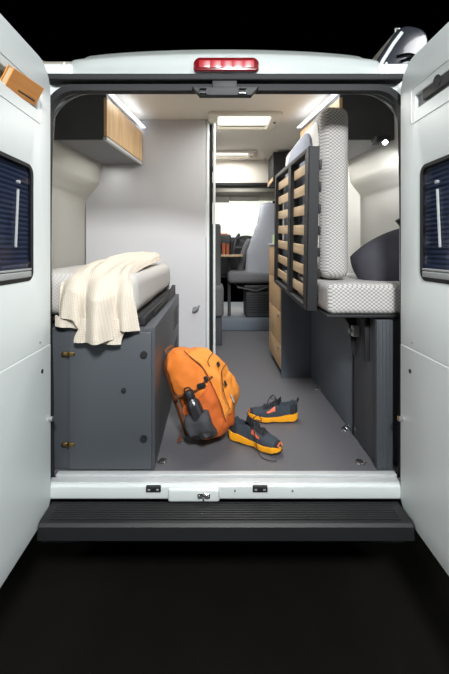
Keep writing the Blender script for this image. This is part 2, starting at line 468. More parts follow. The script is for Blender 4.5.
# ---- rear doors
def rear_door(s):
    X = (lambda x: x) if s < 0 else (lambda x: .09-x)     # mirrored about the van's middle
    xi = -.70
    y0, y1, z0, z1 = -.83, -.092, -.115, 1.765
    # outer skin with window opening
    W = (-.735, -.235, .875, 1.312)
    bm = B()
    plate(bm, [rrect(y0, y1, z0, z1, (.09, .06, .10, .10), 8), rrect(W[0], W[1], W[2], W[3], .035, 6)], min(X(xi-.03), X(xi-.062)), max(X(xi-.03), X(xi-.062)), 'X', .008)
    d = obj('rear_door', bm, 'paint', van)
    # lining: upper and lower mouldings
    def pl(name, loops, ta, tb, m, bev=0, par=d):
        bm = B(); a, b = X(ta), X(tb); plate(bm, loops, min(a, b), max(a, b), 'X', bev)
        return obj(name, bm, m, par)
    slot = rrect(-.66, -.195, 1.54, 1.605, .01, 5)
    pl('upper_lining', [rrect(y0+.012, y1-.0, .594, z1-.006, (.004, .004, .10, .10), 8), rrect(W[0]-.004, W[1]+.004, W[2]-.004, W[3]+.004, .038, 6), slot], xi-.03, xi, 'trimwhite', .006)
    pl('lower_lining', [rrect(y0+.012, y1-.0, z0+.006, .589, (.09, .06, .004, .004), 8)], xi-.03, xi+.001, 'trimwhite', .006)
    # moulded border round the grab slot
    bm = B(); lp = rrect(-.69, -.172, 1.495, 1.635, .02, 6)
    tube(bm, [(X(xi+.0005), a, b) for a, b in lp], .0022, 6, closed=True, up=(1, 0, 0))
    obj('slot_border', bm, 'trimwhite', d)
    # grab slot tray
    bm = B()
    xa, xb = X(xi-.052), X(xi-.026)
    xa, xb = min(xa, xb), max(xa, xb)
    if s < 0:
        box(bm, X(xi-.055), X(xi-.050), -.665, -.19, 1.535, 1.61)
        box(bm, X(xi-.055), X(xi-.006), -.665, -.19, 1.533, 1.539)
    else:
        box(bm, X(xi-.020), X(xi-.014), -.665, -.19, 1.533, 1.612)
    obj('grab_slot', bm, 'lockgrey' if s < 0 else 'lockgrey', d)
    if s > 0:
        bm = B(); box(bm, X(xi-.001), X(xi-.012), -.62, -.245, 1.558, 1.600, .005)  # dark box stands in for shade inside the empty slot; round hub added below
        cyl(bm, (X(xi-.012), -.335, 1.592), (X(xi+.001), -.335, 1.592), .022)
        obj('slot_shade_hub', bm, 'pocketdark', d)
    # window: black frame, pleated navy blind, glass, silver lower rail, stay arm
    wf = pl('window_frame', [rrect(W[0], W[1], W[2], W[3], .035, 8), rrect(W[0]+.012, W[1]-.012, W[2]+.012, W[3]-.012, .028, 8)], xi-.03, xi+.002, 'blindgap', .001)
    n = 22; bm = B()
    z_a, z_b = W[2]+.045, W[3]-.012
    def fp(u, v):
        j = round(v*2*n)
        return Vector((X(xi-.014+(.004 if j % 2 else 0)), W[0]+.012+(W[1]-W[0]-.024)*u, z_a+(z_b-z_a)*v))
    grid(bm, fp, 2, 2*n+1)
    obj('pleated_blind', bm, 'navy', wf, smooth=False)
    a, b = sorted((X(xi-.012), X(xi+.003)))
    bm = B(); box(bm, a, b, W[0]+.014, W[1]-.014, W[2]+.012, W[2]+.036, .004)
    box(bm, a, b+.0 if s < 0 else b, W[0]+.014, W[1]-.014, W[2]+.038, W[2]+.046, .002)
    obj('blind_rail', bm, 'railgrey', wf)
    pl('glass', [rrect(W[0]+.01, W[1]-.01, W[2]+.05, W[3]-.01, .02, 8)], xi-.003, xi-.001, 'glass', 0, wf)
    bm = B(); tube(bm, [(X(xi+.004), -.345, 1.205), (X(xi+.004), -.36, 1.0)], .0045, 8)
    cyl(bm, (X(xi-.004), -.34, 1.232), (X(xi+.007), -.34, 1.232), .0065)
    obj('stay_arm', bm, 'railgrey', wf)
    # outer glass
    pl('outer_glass', [rrect(W[0]-.01, W[1]+.01, W[2]-.01, W[3]+.01, .035, 8)], xi-.055, xi-.05, 'blindgap')
    # lock hole, roller, screw
    bm = B(); cyl(bm, (X(xi-.004), -.165, .50), (X(xi+.003), -.165, .50), .0085); obj('lock_hole', bm, 'pocketdark', d)
    bm = B(); cyl(bm, (X(xi-.004), -.18, .62), (X(xi+.002), -.18, .62), .004); obj('screw', bm, 'lockgrey', d)
    bm = B(); cyl(bm, (X(xi-.01), -.104, .28), (X(xi+.018), -.104, .28), .011); cyl(bm, (X(xi-.01), -.104, .28), (X(xi+.008), -.104, .28), .006); obj('roller', bm, 'chrome', d)
    return d
rear_door(-1); rear_door(1)
# hinge-side rubber buffers at the foot of the frame
for x in (-.735, .83):
    obj('door_buffer', box(B(), x-.012, x+.012, -.07, -.03, -.05, -.005, .006), 'pocketdark', van)
# cab: windscreen, headliner, dash
bm = B(); plate(bm, [rrect(-.8, .9, 1.05, 1.80, .08, 6)], 3.9, 3.906, 'Y')
obj('windscreen', bm, 'clear', van)
bm = B()
grid(bm, lambda u, v: Vector((-.78+1.66*u, 3.84+.01*math.sin(u*60), 1.08+.70*v)), 61, 2)
obj('windscreen_blind', bm, 'blind', van)
obj('headliner', box(B(), -.9, .95, 3.0, 3.9, 1.745, 1.80, .01), 'visor', van)
bm = box(B(), -.05, .20, 3.40, 3.43, 1.66, 1.755, .012); box(bm, -.03, .05, 3.388, 3.402, 1.70, 1.73, .004); obj('sun_visor', bm, 'visor', van)
obj('sun_visor', box(B(), .21, .62, 3.42, 3.45, 1.685, 1.76, .012), 'visor', van)
obj('dashboard', box(B(), -.85, .9, 3.35, 3.80, .60, 1.17, .08, 5), 'plastic', van)
obj('instrument_hood', box(B(), .04, .22, 3.18, 3.5, 1.05, 1.20, .03, 4), 'plastic', van)
bm = B(); ctr = Vector((.42, 3.12, 1.02))
tube(bm, [ctr+Vector((.19*math.cos(a), .19*math.sin(a)*math.sin(R(35)), .19*math.sin(a)*math.cos(R(35)))) for a in [2*PI*k/32 for k in range(32)]], .014, 8, closed=True)
cyl(bm, ctr+Vector((0, .1, -.08)), ctr, .05, .06); box(bm, .25, .59, 3.10, 3.125, 1.0, 1.035, .008)
obj('steering_wheel', bm, 'plastic', van)
bm = B(); tube(bm, smoothpts([(.33, 3.3, 1.20), (.27, 3.15, 1.1), (.22, 3.0, .9)], 5), .022, 8); obj('door_pillar', bm, 'plastic', van)
obj('cab_side', box(B(), -.95, -.93, 2.75, 3.95, .1, 1.78), 'visor', van)
obj('cab_side', box(B(), 1.02, 1.04, 2.75, 3.95, .1, 1.78), 'visor', van)
# over-cab crossbeam
struct('wall_front', box(B(), -.04, .95, 2.5, 2.56, 1.765, 2.03, .006), 'ceil')
struct('trim_3', box(B(), -.04, .95, 2.47, 2.62, 1.722, 1.762, .01), 'blindgap')

# awning on the roof edge
aw = thing('roof_awning', 'silver rolled awning housing on the roof edge above the right rear door', 'awning', (.95, .3, 2.0))
bm = B(); prof = smoothpts([(.735, 1.80, 0), (.765, 1.865, 0), (.815, 1.94, 0), (.855, 1.995, 0), (.90, 2.006, 0), (.955, 1.985, 0), (.968, 1.93, 0), (.935, 1.85, 0), (.86, 1.79, 0)], 5, closed=True)
plate(bm, [[(p.x, p.y) for p in prof]], .07, .19, 'Y', .0); plate(bm, [[(.86, 1.93), (.93, 1.93), (.95, 2.06), (.88, 2.06)]], .12, .18, 'Y')
box(bm, .87, .94, .12, .55, 2.045, 2.065); plate(bm, [rrect(.84, 1.0, 2.048, 2.10, .02, 5)], .55, 2.6, 'Y'); obj('housing', bm, 'chrome', aw)
bm = B(); tube(bm, [(p[0], .032, p[1]) for p in ((.742, 1.80), (.772, 1.862), (.82, 1.938), (.858, 1.988))], .009, 8); obj('edge_trim', bm, 'trimwhite', aw)
bm = B()
cxy = (.86, 1.88)
plate(bm, [[(cxy[0]+(p.x-cxy[0])*1.03, cxy[1]+(p.y-cxy[1])*1.03) for p in prof]], .03, .07, 'Y', .012); obj('end_cap', bm, 'capdark', aw)
bm = B()
for k in range(3):
    tube(bm, smoothpts([(.83+.02*k, .028, 1.875-.022*k), (.89+.01*k, .022, 1.885-.018*k), (.95, .026, 1.86-.018*k)], 4), .006, 6)
obj('end_rib', bm, 'chrome', aw)

# ================================================================== LEFT SIDE
cab = thing('storage_cabinet', 'dark grey low storage cabinet with a round-locked door under the left bed', 'cabinet', (-.6, .6, 0))
bm = B(); plate(bm, [[(-.97, .0), (-.68, -.0), (-.655, -.0), (-.274, 0), (-.29, 1.225), (-.97, 1.225)]], .004, .64, 'Z', .003)
obj('body', bm, 'grey', cab)
dr = obj('door', box(B(), -.652, -.284, -.014, -.001, .008, .622, .003), 'greydoor', cab)
def lockset(z, x=-.318):
    bm = cyl(B(), (x, -.020, z), (x, -.013, z), .016, .016, 24); cyl(bm, (x, -.024, z), (x, -.019, z), .010, .009, 20)
    obj('round_lock', bm, 'dark', dr)
lockset(.522); lockset(.148)
bm = cyl(B(), (-.407, -.022, .365), (-.407, -.013, .365), .011, .009, 20)
box(bm, -.410, -.396, -.026, -.021, .361, .369, .002); obj('knob', bm, 'dark', dr)
for z in (.525, .122):
    bm = B()
    for x in (-.672, -.640): box(bm, x-.013, x+.013, -.019, -.012, z-.009, z+.009, .004)
    cyl(bm, (-.656, -.019, z-.012), (-.656, -.019, z+.012), .004)
    for x in (-.674, -.638):
        cyl(bm, (x, -.021, z), (x, -.018, z), .003)
    obj('hinge', bm, 'brass', dr)
for (z0, z1) in ((.43, .58), (.20, .35)):
    bm = B(); box(bm, -.2885, -.283, .80, 1.09, z0, z1, .002, 1)
    v = obj('vent_grille', bm, 'pocketdark', cab)
    for k in range(5):
        zz = z0+.018+k*(z1-z0-.03)/4.4
        obj('louvre', box(B(), -.284, -.279, .81, 1.08, zz, zz+.008, .001, 1), 'dark', v)
# bed base rail
bb = thing('bed_deck', 'black metal bed base rail lying on top of the left storage cabinet', 'bed frame', (-.6, .6, .64))
bm = box(B(), -.345, -.318, .02, 1.2, .644, .684, .004); obj('side_rail', bm, 'dark', bb)
obj('end_rail', box(B(), -.72, -.345, .02, .05, .644, .684, .004), 'dark', bb)
bm = B(); plate(bm, [[(.25, .644), (1.20, .644), (1.20, .715), (1.05, .73), (.55, .672), (.25, .668)]], -.318, -.312, 'X', .001); obj('corner_plate', bm, 'dark', bb)
obj('base_board', box(B(), -.93, -.345, .05, 1.2, .66, .684, .003), 'dark', bb)
# mattress
def cushion(x0, x1, y0, y1, z0, z1, r, seed=0, amp=.004, n=(28, 40, 8), crown=.0, pipe=False):
    bm = B(); bmesh.ops.create_cube(bm, size=1)
    for v in bm.verts: v.co = Vector((x0+(v.co.x+.5)*(x1-x0), y0+(v.co.y+.5)*(y1-y0), z0+(v.co.z+.5)*(z1-z0)))
    bmesh.ops.bevel(bm, geom=list(bm.edges), offset=r, segments=5, affect='EDGES', profile=.5)
    bmesh.ops.subdivide_edges(bm, edges=[e for e in bm.edges if e.calc_length() > .08], cuts=7, use_grid_fill=True)
    bmesh.ops.triangulate(bm, faces=[f for f in bm.faces if len(f.verts) > 4])
    for v in bm.verts:
        nn = noise.noise_vector(v.co*7+Vector((seed, seed*2, 0)))
        v.co += nn*amp
    return bm
bm = cushion(-.975, -.352, .005, 1.215, .687, .885, .055, 1, .006)
tag(obj('mattress', bm, 'mat2'), 'pale grey bed mattress laid flat on the left bed, half under the cream throw', 'mattress')
# cream throw
def throw_surface(layer=0):
    bm = B(); NU, NV = 90, 90
    def f(u, v):
        # v 0 = far end on the bed, 1 = hanging hem
        if layer == 0:
            xl = [(-.66, .97), (-.79, .45), (-.80, .12), (-.745, .03), (-.705, -.03), (-.70, -.03)]
        bot = .69 - .095*max(0, min(1, (u-.20)/.12)) + .045*max(0, min(1, (u-.72)/.05))
        # arc length split
        if v < .5:
            t = v/.5
            y = .95*(1-t)+.02*t
            left = -.49-.205*math.sin(t*PI/2)**.8; right = -.385+.005*t
            x = left+(right-left)*u
            z = .906+.050*(1-t)**.8
            z += math.exp(-((u-.62+.15*t)/.13)**2)*.034*(.25+.75*math.sin(PI*min(1, t*.9+.05)))
            z += math.exp(-((u-.30)/.07)**2)*.020*t+math.exp(-((u-.86)/.06)**2)*.018*t
            z += .006*math.sin(u*25+3*t)
            if t > .75: z -= .030*((t-.75)/.25)**2
            z -= .03*max(0, .15-u)/.15*t
            z -= .035*max(0, u-.93)/.07
            return Vector((x, y, z))
        t = (v-.5)/.5
        hang = .876-bot
        z = .876-.03*max(0, .15-u)/.15*(1-t)-.035*max(0, u-.93)/.07*(1-t)-hang*t
        left = -.695+.005*t; right = -.375+.035*t
        x = left+(right-left)*u
        amp = .044*min(1, t*2.5+.15)
        fold = math.sin(u*17+1.0+.8*t)*amp*.7+math.sin(u*7.3+.5)*amp*.8+.010*math.sin(u*39+2*t)*t
        y = .02-.065*min(1, t*3)**.6-.018*t+fold*.8-.006
        x += .012*math.cos(u*17+1+.8*t)*min(1, t*2)
        z += .006*math.sin(u*9+2)*t
        return Vector((x, y, z))
    grid(bm, f, NU, NV)
    return bm
bm = throw_surface()
# under-fold of the doubled hem
def fold2(u, v):
    x = -.60+.20*u+.01*math.sin(v*5)
    z = .70-.112*v-.010*u
    return Vector((x, -.045-.012*math.sin(u*9+.5)-.012*v, z))
grid(bm, fold2, 24, 14)
def fold3(u, v):
    return Vector((-.705+.13*u, -.036-.008*math.sin(u*8)-.004*v, .70-.045*v-.02*u))
grid(bm, fold3, 14, 8)
for v in bm.verts: v.co += noise.noise_vector(v.co*9)*.006
bmesh.ops.recalc_face_normals(bm, faces=bm.faces)
bmesh.ops.solidify(bm, geom=bm.faces, thickness=.007)
th = tag(obj('throw_blanket', bm, 'blanket', ang=80), 'cream waffle-weave throw draped over the end of the left bed', 'blanket')

# overhead lockers
def locker(s):
    X = (lambda x: x) if s < 0 else (lambda x: .10-x)
    lab = 'wood-fronted overhead locker with charcoal end on the left wall above the throw' if s < 0 else 'charcoal-ended overhead locker on the right wall above the pillow'
    t = thing('overhead_locker', lab, 'locker', (X(-.8), .9, 1.67), group='overhead lockers at the tail')
    ya, yb = .59, 1.22
    xa, xb, z0, z1 = -.672, -.585, 1.672, 1.955
    # end panel (rounded lower inner corner)
    a, b = sorted((X(-1.005), X(xa)))
    lp = rrect(a, b, z0, 2.022, (.001, .04, .001, .001) if s < 0 else (.04, .001, .001, .001), 6)
    bm = B(); plate(bm, [lp], ya, ya+.016, 'Y', .001); obj('end_panel', bm, 'locker', t)
    # carcass
    bm = B(); lp = [(X(-.99), ya+.017), (X(xa-.012), ya+.017), (X(xb-.012), yb), (X(-.89), yb)]
    plate(bm, [lp], z0, z1-.02, 'Z'); obj('carcass', bm, 'lockgrey', t)
    bm = B(); lp = [(X(xa-.011), ya), (X(xa+.004), ya), (X(xb+.004), yb), (X(xb-.011), yb)]
    plate(bm, [lp], z0+.022, z1-.025, 'Z', .002); obj('flap_door', bm, 'wood', t)
    bm = B(); lp = [(X(xa-.014), ya+.002), (X(xa+.002), ya+.002), (X(xb+.002), yb), (X(xb-.014), yb)]
    plate(bm, [lp], z0-.004, z0+.018, 'Z', .003); obj('lower_trim', bm, 'alusill', t)
    bm = B(); lp = [(X(xa+.004), ya-.0), (X(xa+.032), ya-.0), (X(xb+.032), yb), (X(xb+.004), yb)]
    plate(bm, [lp], z1+.004, z1+.012, 'Z', .001); obj('led_strip', bm, 'led', t)
    return t
locker(-1); locker(1)
# coat hook on washroom wall
hk = thing('wall_hook', 'small grey metal hook plate on the white washroom wall above the backpack', 'hook', (-.155, 1.225, .50))
bm = cyl(B(), (-.155, 1.229, .515), (-.155, 1.22, .515), .026, .024, 20); obj('plate', bm, 'lockgrey', hk)
bm = B(); tube(bm, smoothpts([(-.175, 1.215, .500), (-.155, 1.200, .51), (-.14, 1.195, .53), (-.125, 1.205, .55)], 4), .008, 8); obj('prong', bm, 'lockgrey', hk)

# ================================================================== RIGHT SIDE
bx = thing('bed_box', 'blue-grey panelled storage box carrying the right-hand bed', 'cabinet', (.8, .6, 0))
obj('side_panel', box(B(), .742, .765, .305, 1.14, .004, .675, .003), 'bluegrey', bx)
obj('side_panel', box(B(), .738, .760, .01, .285, .004, .675, .003), 'grey', bx)
obj('joint_strip', box(B(), .7365, .765, .286, .304, .004, .64), 'blindgap', bx)
bm = box(B(), .728, .80, -.006, .022, .004, .675, .004)
for k in range(4): box(bm, .733+k*.017, .737+k*.017, -.009, -.004, .004, .675, .001, 1)
box(bm, .765, .97, .04, .07, .004, .675)
obj('rear_column', bm, 'grey', bx)
bm = box(B(), .655, .742, .26, .33, .645, .678, .004); 
plate(bm, [[(.742, .44), (.742, .66), (.66, .66), (.70, .60), (.722, .44)]], .255, .262, 'Y')
obj('support_bracket', bm, 'dark', bx)
bm = box(B(), .706, .742, .215, .25, .545, .60, .004); cyl(bm, (.69, .232, .572), (.71, .232, .572), .012)
obj('bracket_clamp', bm, 'alusill', bx)
bm = B(); box(bm, .715, .737, .09, .11, .46, .675, .003); obj('fixing_strap', bm, 'dark', bx)
pb = obj('bed_platform', box(B(), .505, .86, .0, .30, .684, .698, .003), 'dark')
tag(pb, 'thin black platform sheet under the rear end of the patterned seat cushion', 'bed platform')
bm = cushion(.512, .93, .0, 1.12, .699, .836, .025, 3, .004)
lc = tag(obj('bed_cushion', bm, 'mat1'), 'diamond-patterned grey cushion lying flat below the charcoal pillow', 'cushion')
# upright mattress
bm = cushion(.535, .682, .18, 1.13, .842, 1.722, .05, 5, .003)
um = tag(obj('mattress', bm, 'mat1'), 'tall diamond-patterned mattress standing upright behind the slatted frame', 'mattress')
bm = B(); plate(bm, [rrect(.235, 1.075, .90, 1.668, .06, 6)], .531, .536, 'X', .002); obj('side_cover', bm, 'matwhite', um)['label'] = 'plain white side cloth'
bm = B(); plate(bm, [rrect(.33, 1.06, .87, 1.66, (.03, .03, .30, .14), 10)], .517, .534, 'X', .004)
pd = tag(obj('headboard_pad', bm, 'padgrey'), 'blue-grey arched pad between the slatted frame and the upright mattress', 'pad')
# slatted frame
fr = thing('slatted_bed_frame', 'black slatted bed frame with wooden slats folded up on its edge beside the aisle', 'bed frame', (.475, .15, .69), (R(3.5), 0, 0), local=True)
H = .80
def rail(y0, y1, name='upright_rail', z0=0, z1=H):
    bm = box(B(), -.025, -.018, y0, y1, z0, z1, .001, 1); box(bm, -.025, .027, y0, y0+.006, z0, z1, .001, 1); box(bm, -.025, .025, y1-.006, y1, z0, z1, .001, 1)
    return obj(name, bm, 'dark', fr)
rail(0, .07); rail(.40, .475); rail(.91, .965)
obj('bottom_rail', box(B(), -.026, .02, .055, .91, -.004, .02, .002), 'dark', fr)
obj('top_rail', box(B(), -.026, .015, .055, .91, H-.025, H, .002), 'dark', fr)
for k in range(7):
    z = .050+k*.106
    obj('wooden_slat', box(B(), -.006, .004, .007, .958, z, z+.056, .003), 'slat', fr)
    obj('slat_holder', box(B(), .0275, .040, .002, .03, z+.004, z+.050, .004), 'pocketdark', fr)
# pillow
def pillow_bm(w, h, t):
    bm = B()
    def f(u, v, s):
        a, b = 2*u-1, 2*v-1
        k = 1-.07*(1-abs(a))*abs(b)**4
        x = a*w*math.sqrt(1-.30*b*b); z = b*h*math.sqrt(1-.30*a*a)
        th = t*max(0, (1-abs(a)**2.6))**.55*max(0, (1-abs(b)**2.6))**.55
        p = Vector((x, s*th, z)); p += noise.noise_vector(p*9+Vector((s, 3, 1)))*.012*(th/t)
        return p
    grid(bm, lambda u, v: f(u, v, 1), 26, 26); grid(bm, lambda u, v: f(u, v, -1), 26, 26)
    bmesh.ops.remove_doubles(bm, verts=bm.verts, dist=.0008)
    return bm
pw = thing('pillow', 'charcoal pillow propped on the patterned cushion by the right wall', 'pillow', (.90, .42, .96), (R(-22), R(-24), R(-12)), local=True)
pw.location = (.91, .25, .935); pw.rotation_euler = (R(-18), R(-30), R(-8))
obj('cover', pillow_bm(.185, .140, .080), 'pillow', pw)
obj('care_label', box(B(), -.168, -.150, -.010, -.006, -.112, -.090, .0005, 1), 'trimwhite', pw)['label'] = 'small white fabric care label'
# reading lamp below the right locker
rl = thing('reading_lamp', 'small black reading spotlight under the right overhead locker', 'lamp', (.93, .35, 1.6))
obj('housing', box(B(), .955, 1.045, .50, .585, 1.632, 1.670, .008), 'dark', rl)
bm = B(); cyl(bm, (1.01, .515, 1.636), (1.01, .503, 1.626), .014); obj('lens', bm, 'lampglow', rl)
# wall bracket by the frame
bm = B(); plate(bm, [[(.835, 1.125), (.862, 1.143), (.862, 1.095)]], .02, .045, 'Y', .002)
tag(obj('corner_hook', bm, 'dark'), 'small black pointed hook at the right frame edge above the pillow', 'hook')

# kitchen unit
kt = thing('kitchen_unit', 'kitchen unit with light wood drawer fronts facing the aisle', 'kitchen unit', (.8, 1.45, 0))
obj('end_panel', box(B(), .513, .90, 1.146, 1.158, .0, 1.03, .002), 'bluegrey', kt)
obj('body', box(B(), .53, 1.05, 1.182, 1.76, .05, 1.03, .002), 'grey', kt)
obj('plinth', box(B(), .545, 1.05, 1.182, 1.75, .0, .05), 'dark', kt)
for (z0, z1) in ((.055, .24), (.245, .50), (.505, .76), (.765, 1.025)):
    d = obj('drawer', box(B(), .512,   .529, 1.184, 1.76, z0, z1, .002), 'wood', kt)
    bm = B(); box(bm, .502, .513, 1.24, 1.275, z1-.05, z1-.02, .004); obj('handle', bm, 'alu', d)
obj('worktop', box(B(), .505, 1.05, 1.165, 1.77, 1.03, 1.05, .004), 'bath', kt)
bm = B(); cyl(bm, (.555, 1.65, 1.051), (.555, 1.65, 1.13), .032, .035); tag(obj('mug', bm, 'green'), 'pale green mug at the aisle edge of the kitchen worktop', 'mug')
# dark cupboard end near the cab
uc = thing('cab_cupboard', 'small dark cupboard hanging from the ceiling beside the cab opening', 'cupboard', (.7, 2.3, 1.7))
obj('body', box(B(), .60, .95, 2.06, 2.40, 1.70, 2.00, .008), 'dark', uc)
obj('edge_trim', box(B(), .592, .60, 2.06, 2.40, 1.70, 1.74, .002), 'wood', uc)

# ================================================================== CAB SEATS + TABLE
def seat_back(bm, w, h, d, ww=(1, 1, .92, .7, .55, .5, .42)):
    """shaped backrest: loft up z, half width by ww, depth d"""
    n = 30
    def f(u, v):
        k = v*(len(ww)-1); i = min(int(k), len(ww)-2); q = k-i; q = q*q*(3-2*q)
        hw = w*(ww[i]*(1-q)+ww[i+1]*q)
        end = 1
        if v > .93: end = math.sqrt(max(.0, 1-((v-.93)/.07)**2))
        if v < .04: end = .8+.2*v/.04
        a = 2*PI*u; ca, sa = math.cos(a), math.sin(a)
        x = hw*math.copysign(abs(ca)**.5, ca)*end; y = d*(1-.35*v)*math.copysign(abs(sa)**.6, sa)*max(end, .02)
        z = h*v+.008*math.sin(v*60)*(sa < -.3)*0
        y += .13*v*h
        return Vector((x, y, z))
    grid(bm, f, n, 44, closed_u=True)
    bmesh.ops.holes_fill(bm, edges=[e for e in bm.edges if e.is_boundary], sides=0)
    return bm
st = thing('swivel_chair', 'light grey swivelled cab seat with tall backrest beyond the kitchen unit', 'seat', (.52, 2.62, .157), (0, 0, R(0)), local=True)
st.location = (.60, 2.98, .157)
obj('pedestal', box(B(), -.22, .20, -.2, .2, .0, .33, .02), 'plastic', st)
bm = B()
for k in range(8): box(bm, -.225, .19, -.206, -.196, .06+k*.03, .075+k*.03, .002, 1)
obj('pedestal_grille', bm, 'pocketdark', st)
bm = box(B(), -.24, .22, -.22, .24, .34, .40, .01); tube(bm, [(-.33, -.24, .38), (-.1, -.25, .33), (.05, -.24, .38)], .014); tube(bm, [(-.16, -.2, .33), (-.35, .12, .39)], .014)
obj('swivel_plate', bm, 'pocketdark', st)
bm = box(B(), -.44, .24, -.24, .28, .42, .575, .05, 5); 
for v in bm.verts: v.co += noise.noise_vector(v.co*5)*.008
obj('seat_cushion', bm, 'seatdark', st)
bm = seat_back(B(), .25, .95, .085, (1, 1, 1, .9, .7, .56, .5, .44))
bm.transform(Matrix.Translation((.02, -.16, .50)) @ Matrix.Rotation(R(5), 4, 'Y'))
obj('backrest', bm, 'seat', st)
bm = B(); tube(bm, smoothpts([(-.28, -.05, .56), (-.25, -.08, .72), (-.20, -.1, .88), (-.15, -.1, .96)], 5), [.045]*15+[.02], 10); obj('side_bolster', bm, 'seatdark', st)
# bench seat on the left, only its edge shows
bs = thing('dinette_bench', 'dark grey upholstered bench seen edge-on just beyond the washroom wall', 'bench', (-.05, 2.2, 0))
bm = box(B(), -.04, .062, 2.16, 2.28, .40, 1.27, .03, 5); obj('backrest', bm, 'benchseat', bs)
bm = box(B(), -.04, .09, 2.02, 2.50, .30, .62, .04, 5); obj('seat_cushion', bm, 'benchseat', bs)
obj('bench_box', box(B(), -.04, .07, 2.08, 2.5, .0, .30, .01), 'plastic', bs)
# table + beakers
tb = thing('folding_table', 'small wooden table top behind the bench carrying copper beakers', 'table', (.15, 2.9, .157))
bm = B(); plate(bm, [rrect(.02, .34, 2.72, 3.05, .04, 6)], .905, .93, 'Z', .004); obj('table_top', bm, 'slat', tb)
obj('table_leg', cyl(B(), (.18, 2.9, .158), (.18, 2.9, .905), .02), 'plastic', tb)
for i, (x, y, h, m, lab) in enumerate(((.105, 2.80, .14, 'copper', 'left copper beaker on the small table by the windscreen'), (.155, 2.84, .13, 'copper', 'right copper beaker on the small table by the windscreen'), (.215, 2.86, .17, 'bottle', 'steel flask beside the copper beakers on the small table'))):
    bm = B(); cyl(bm, (x, y, .932), (x, y, .932+h), .020, .024, 20); cyl(bm, (x, y, .932+h), (x, y, .937+h), .0245, .0245, 20)
    tag(obj('beaker' if i < 2 else 'flask', bm, m), lab, 'beaker' if i < 2 else 'flask', 'copper beakers' if i < 2 else None)
bm = box(B(), .07, .17, 3.19, 3.23, 1.19, 1.215, .006); tag(obj('card_holder', bm, 'copper'), 'reddish wooden strip lying on the dashboard hood', 'tray')
# floor clutter under the cab
# ================================================================== DOOR POCKET BOOK
nb = thing('notebook', 'tan leather notebook sticking out of the left door slot', 'notebook', (-.70, -.38, 1.55), local=True)
nb.location = (-.712, -.318, 1.545); nb.rotation_euler = (R(6), R(32), 0)
obj('pages', box(B(), -.008, .008, -.092, .088, .004, .072, .001, 1), 'pages', nb)
obj('cover', box(B(), .009, .013, -.096, .092, .0, .076, .0015, 1), 'book', nb)
obj('cover', box(B(), -.013, -.009, -.096, .092, .0, .076, .0015, 1), 'book', nb)
pen = thing('pen', 'dark slim pen clipped beside the notebook in the left door slot', 'pen', (0, 0, 0), local=True)
pen.location = (-.694, -.30, 1.549)
bm = B(); tube(bm, [(0, -.05, .004), (.004, .055, .010)], .0035, 8); obj('barrel', bm, 'dark', pen)
bm = B(); tube(bm, [(.005, .0, .010), (.008, .045, .014)], .0015, 6); obj('clip', bm, 'brass', pen)

# ================================================================== FLOOR RINGS
def ring(x, y, lab, rz=0):
    t = thing('lashing_ring', lab, 'lashing ring', (x, y, 0.001), (0, 0, rz), 'floor lashing rings', local=True)
    obj('base_plate', cyl(B(), (0, 0, 0), (0, 0, .004), .022, .019, 24), 'chrome', t)
    bm = B(); tube(bm, smoothpts([(-.016, 0, .004), (-.02, -.012, .008), (-.012, -.030, .012), (.012, -.030, .012), (.02, -.012, .008), (.016, 0, .004)], 5), .003, 8)
    obj('ring', bm, 'chrome', t)
ring(-.245, .065, 'chrome lashing ring on the floor at the foot of the left cabinet')
ring(.675, .055, 'chrome lashing ring on the floor nearest the sill at the right')
ring(.715, .36, 'chrome lashing ring beside the dark joint of the right bed box', R(90))
ring(.735, .93, 'chrome lashing ring farthest inside by the right bed box', R(90))

# ================================================================== BACKPACK
bp = thing('backpack', 'orange hiking backpack leaning against the side of the left cabinet', 'backpack', (-.085, .30, .006), local=True)
# local: +x front of bag, -x back panel, y across the bag, z up
bp.rotation_euler = Euler((0, R(-23), R(-15)), 'XYZ')
def bag_sec(h):
    """half width (y), back x, front x for height h 0..1"""
    hw = .135*(.80+.28*math.sin(PI*min(1, h*1.02+.06))**.8)
    fr_ = .215*(.80+.30*math.sin(PI*(.12+.75*h)))*(1 if h < .6 else 1-.42*((h-.6)/.4)**1.6)
    bk = .0+.0*h
    return hw, bk, fr_
HB = .47
def bag_pt(u, h, e=0, seed=0):
    hw, bk, fx = bag_sec(h)
    cap = 1.0
    if h > .80: cap = math.sqrt(max(0, 1-((h-.80)/.20)**2.0))*.999+.001
    if h < .10: cap = .80+.20*math.sqrt(1-((.10-h)/.10)**2)
    a = 2*PI*u; ca, sa = math.cos(a), math.sin(a)
    p = .62
    cx = (bk+fx)/2; hx = (fx-bk)/2+e
    top_shift = -.02*max(0, h-.8)/.2
    x = cx+hx*math.copysign(abs(ca)**p, ca)*cap+top_shift
    y = (hw+e)*math.copysign(abs(sa)**p, sa)*cap
    z = HB*h
    P = Vector((x, y, z))
    P += noise.noise_vector(Vector((P.x*17, P.y*17, P.z*9))+Vector((seed, 1, 2)))*.020*cap+noise.noise_vector(P*30)*.005*cap
    return P
bm = B(); grid(bm, lambda u, v: bag_pt(u, v), 56, 46, closed_u=True)
bmesh.ops.holes_fill(bm, edges=[e for e in bm.edges if e.is_boundary], sides=0)
bag = obj('main_body', bm, 'orange', bp, ang=60)
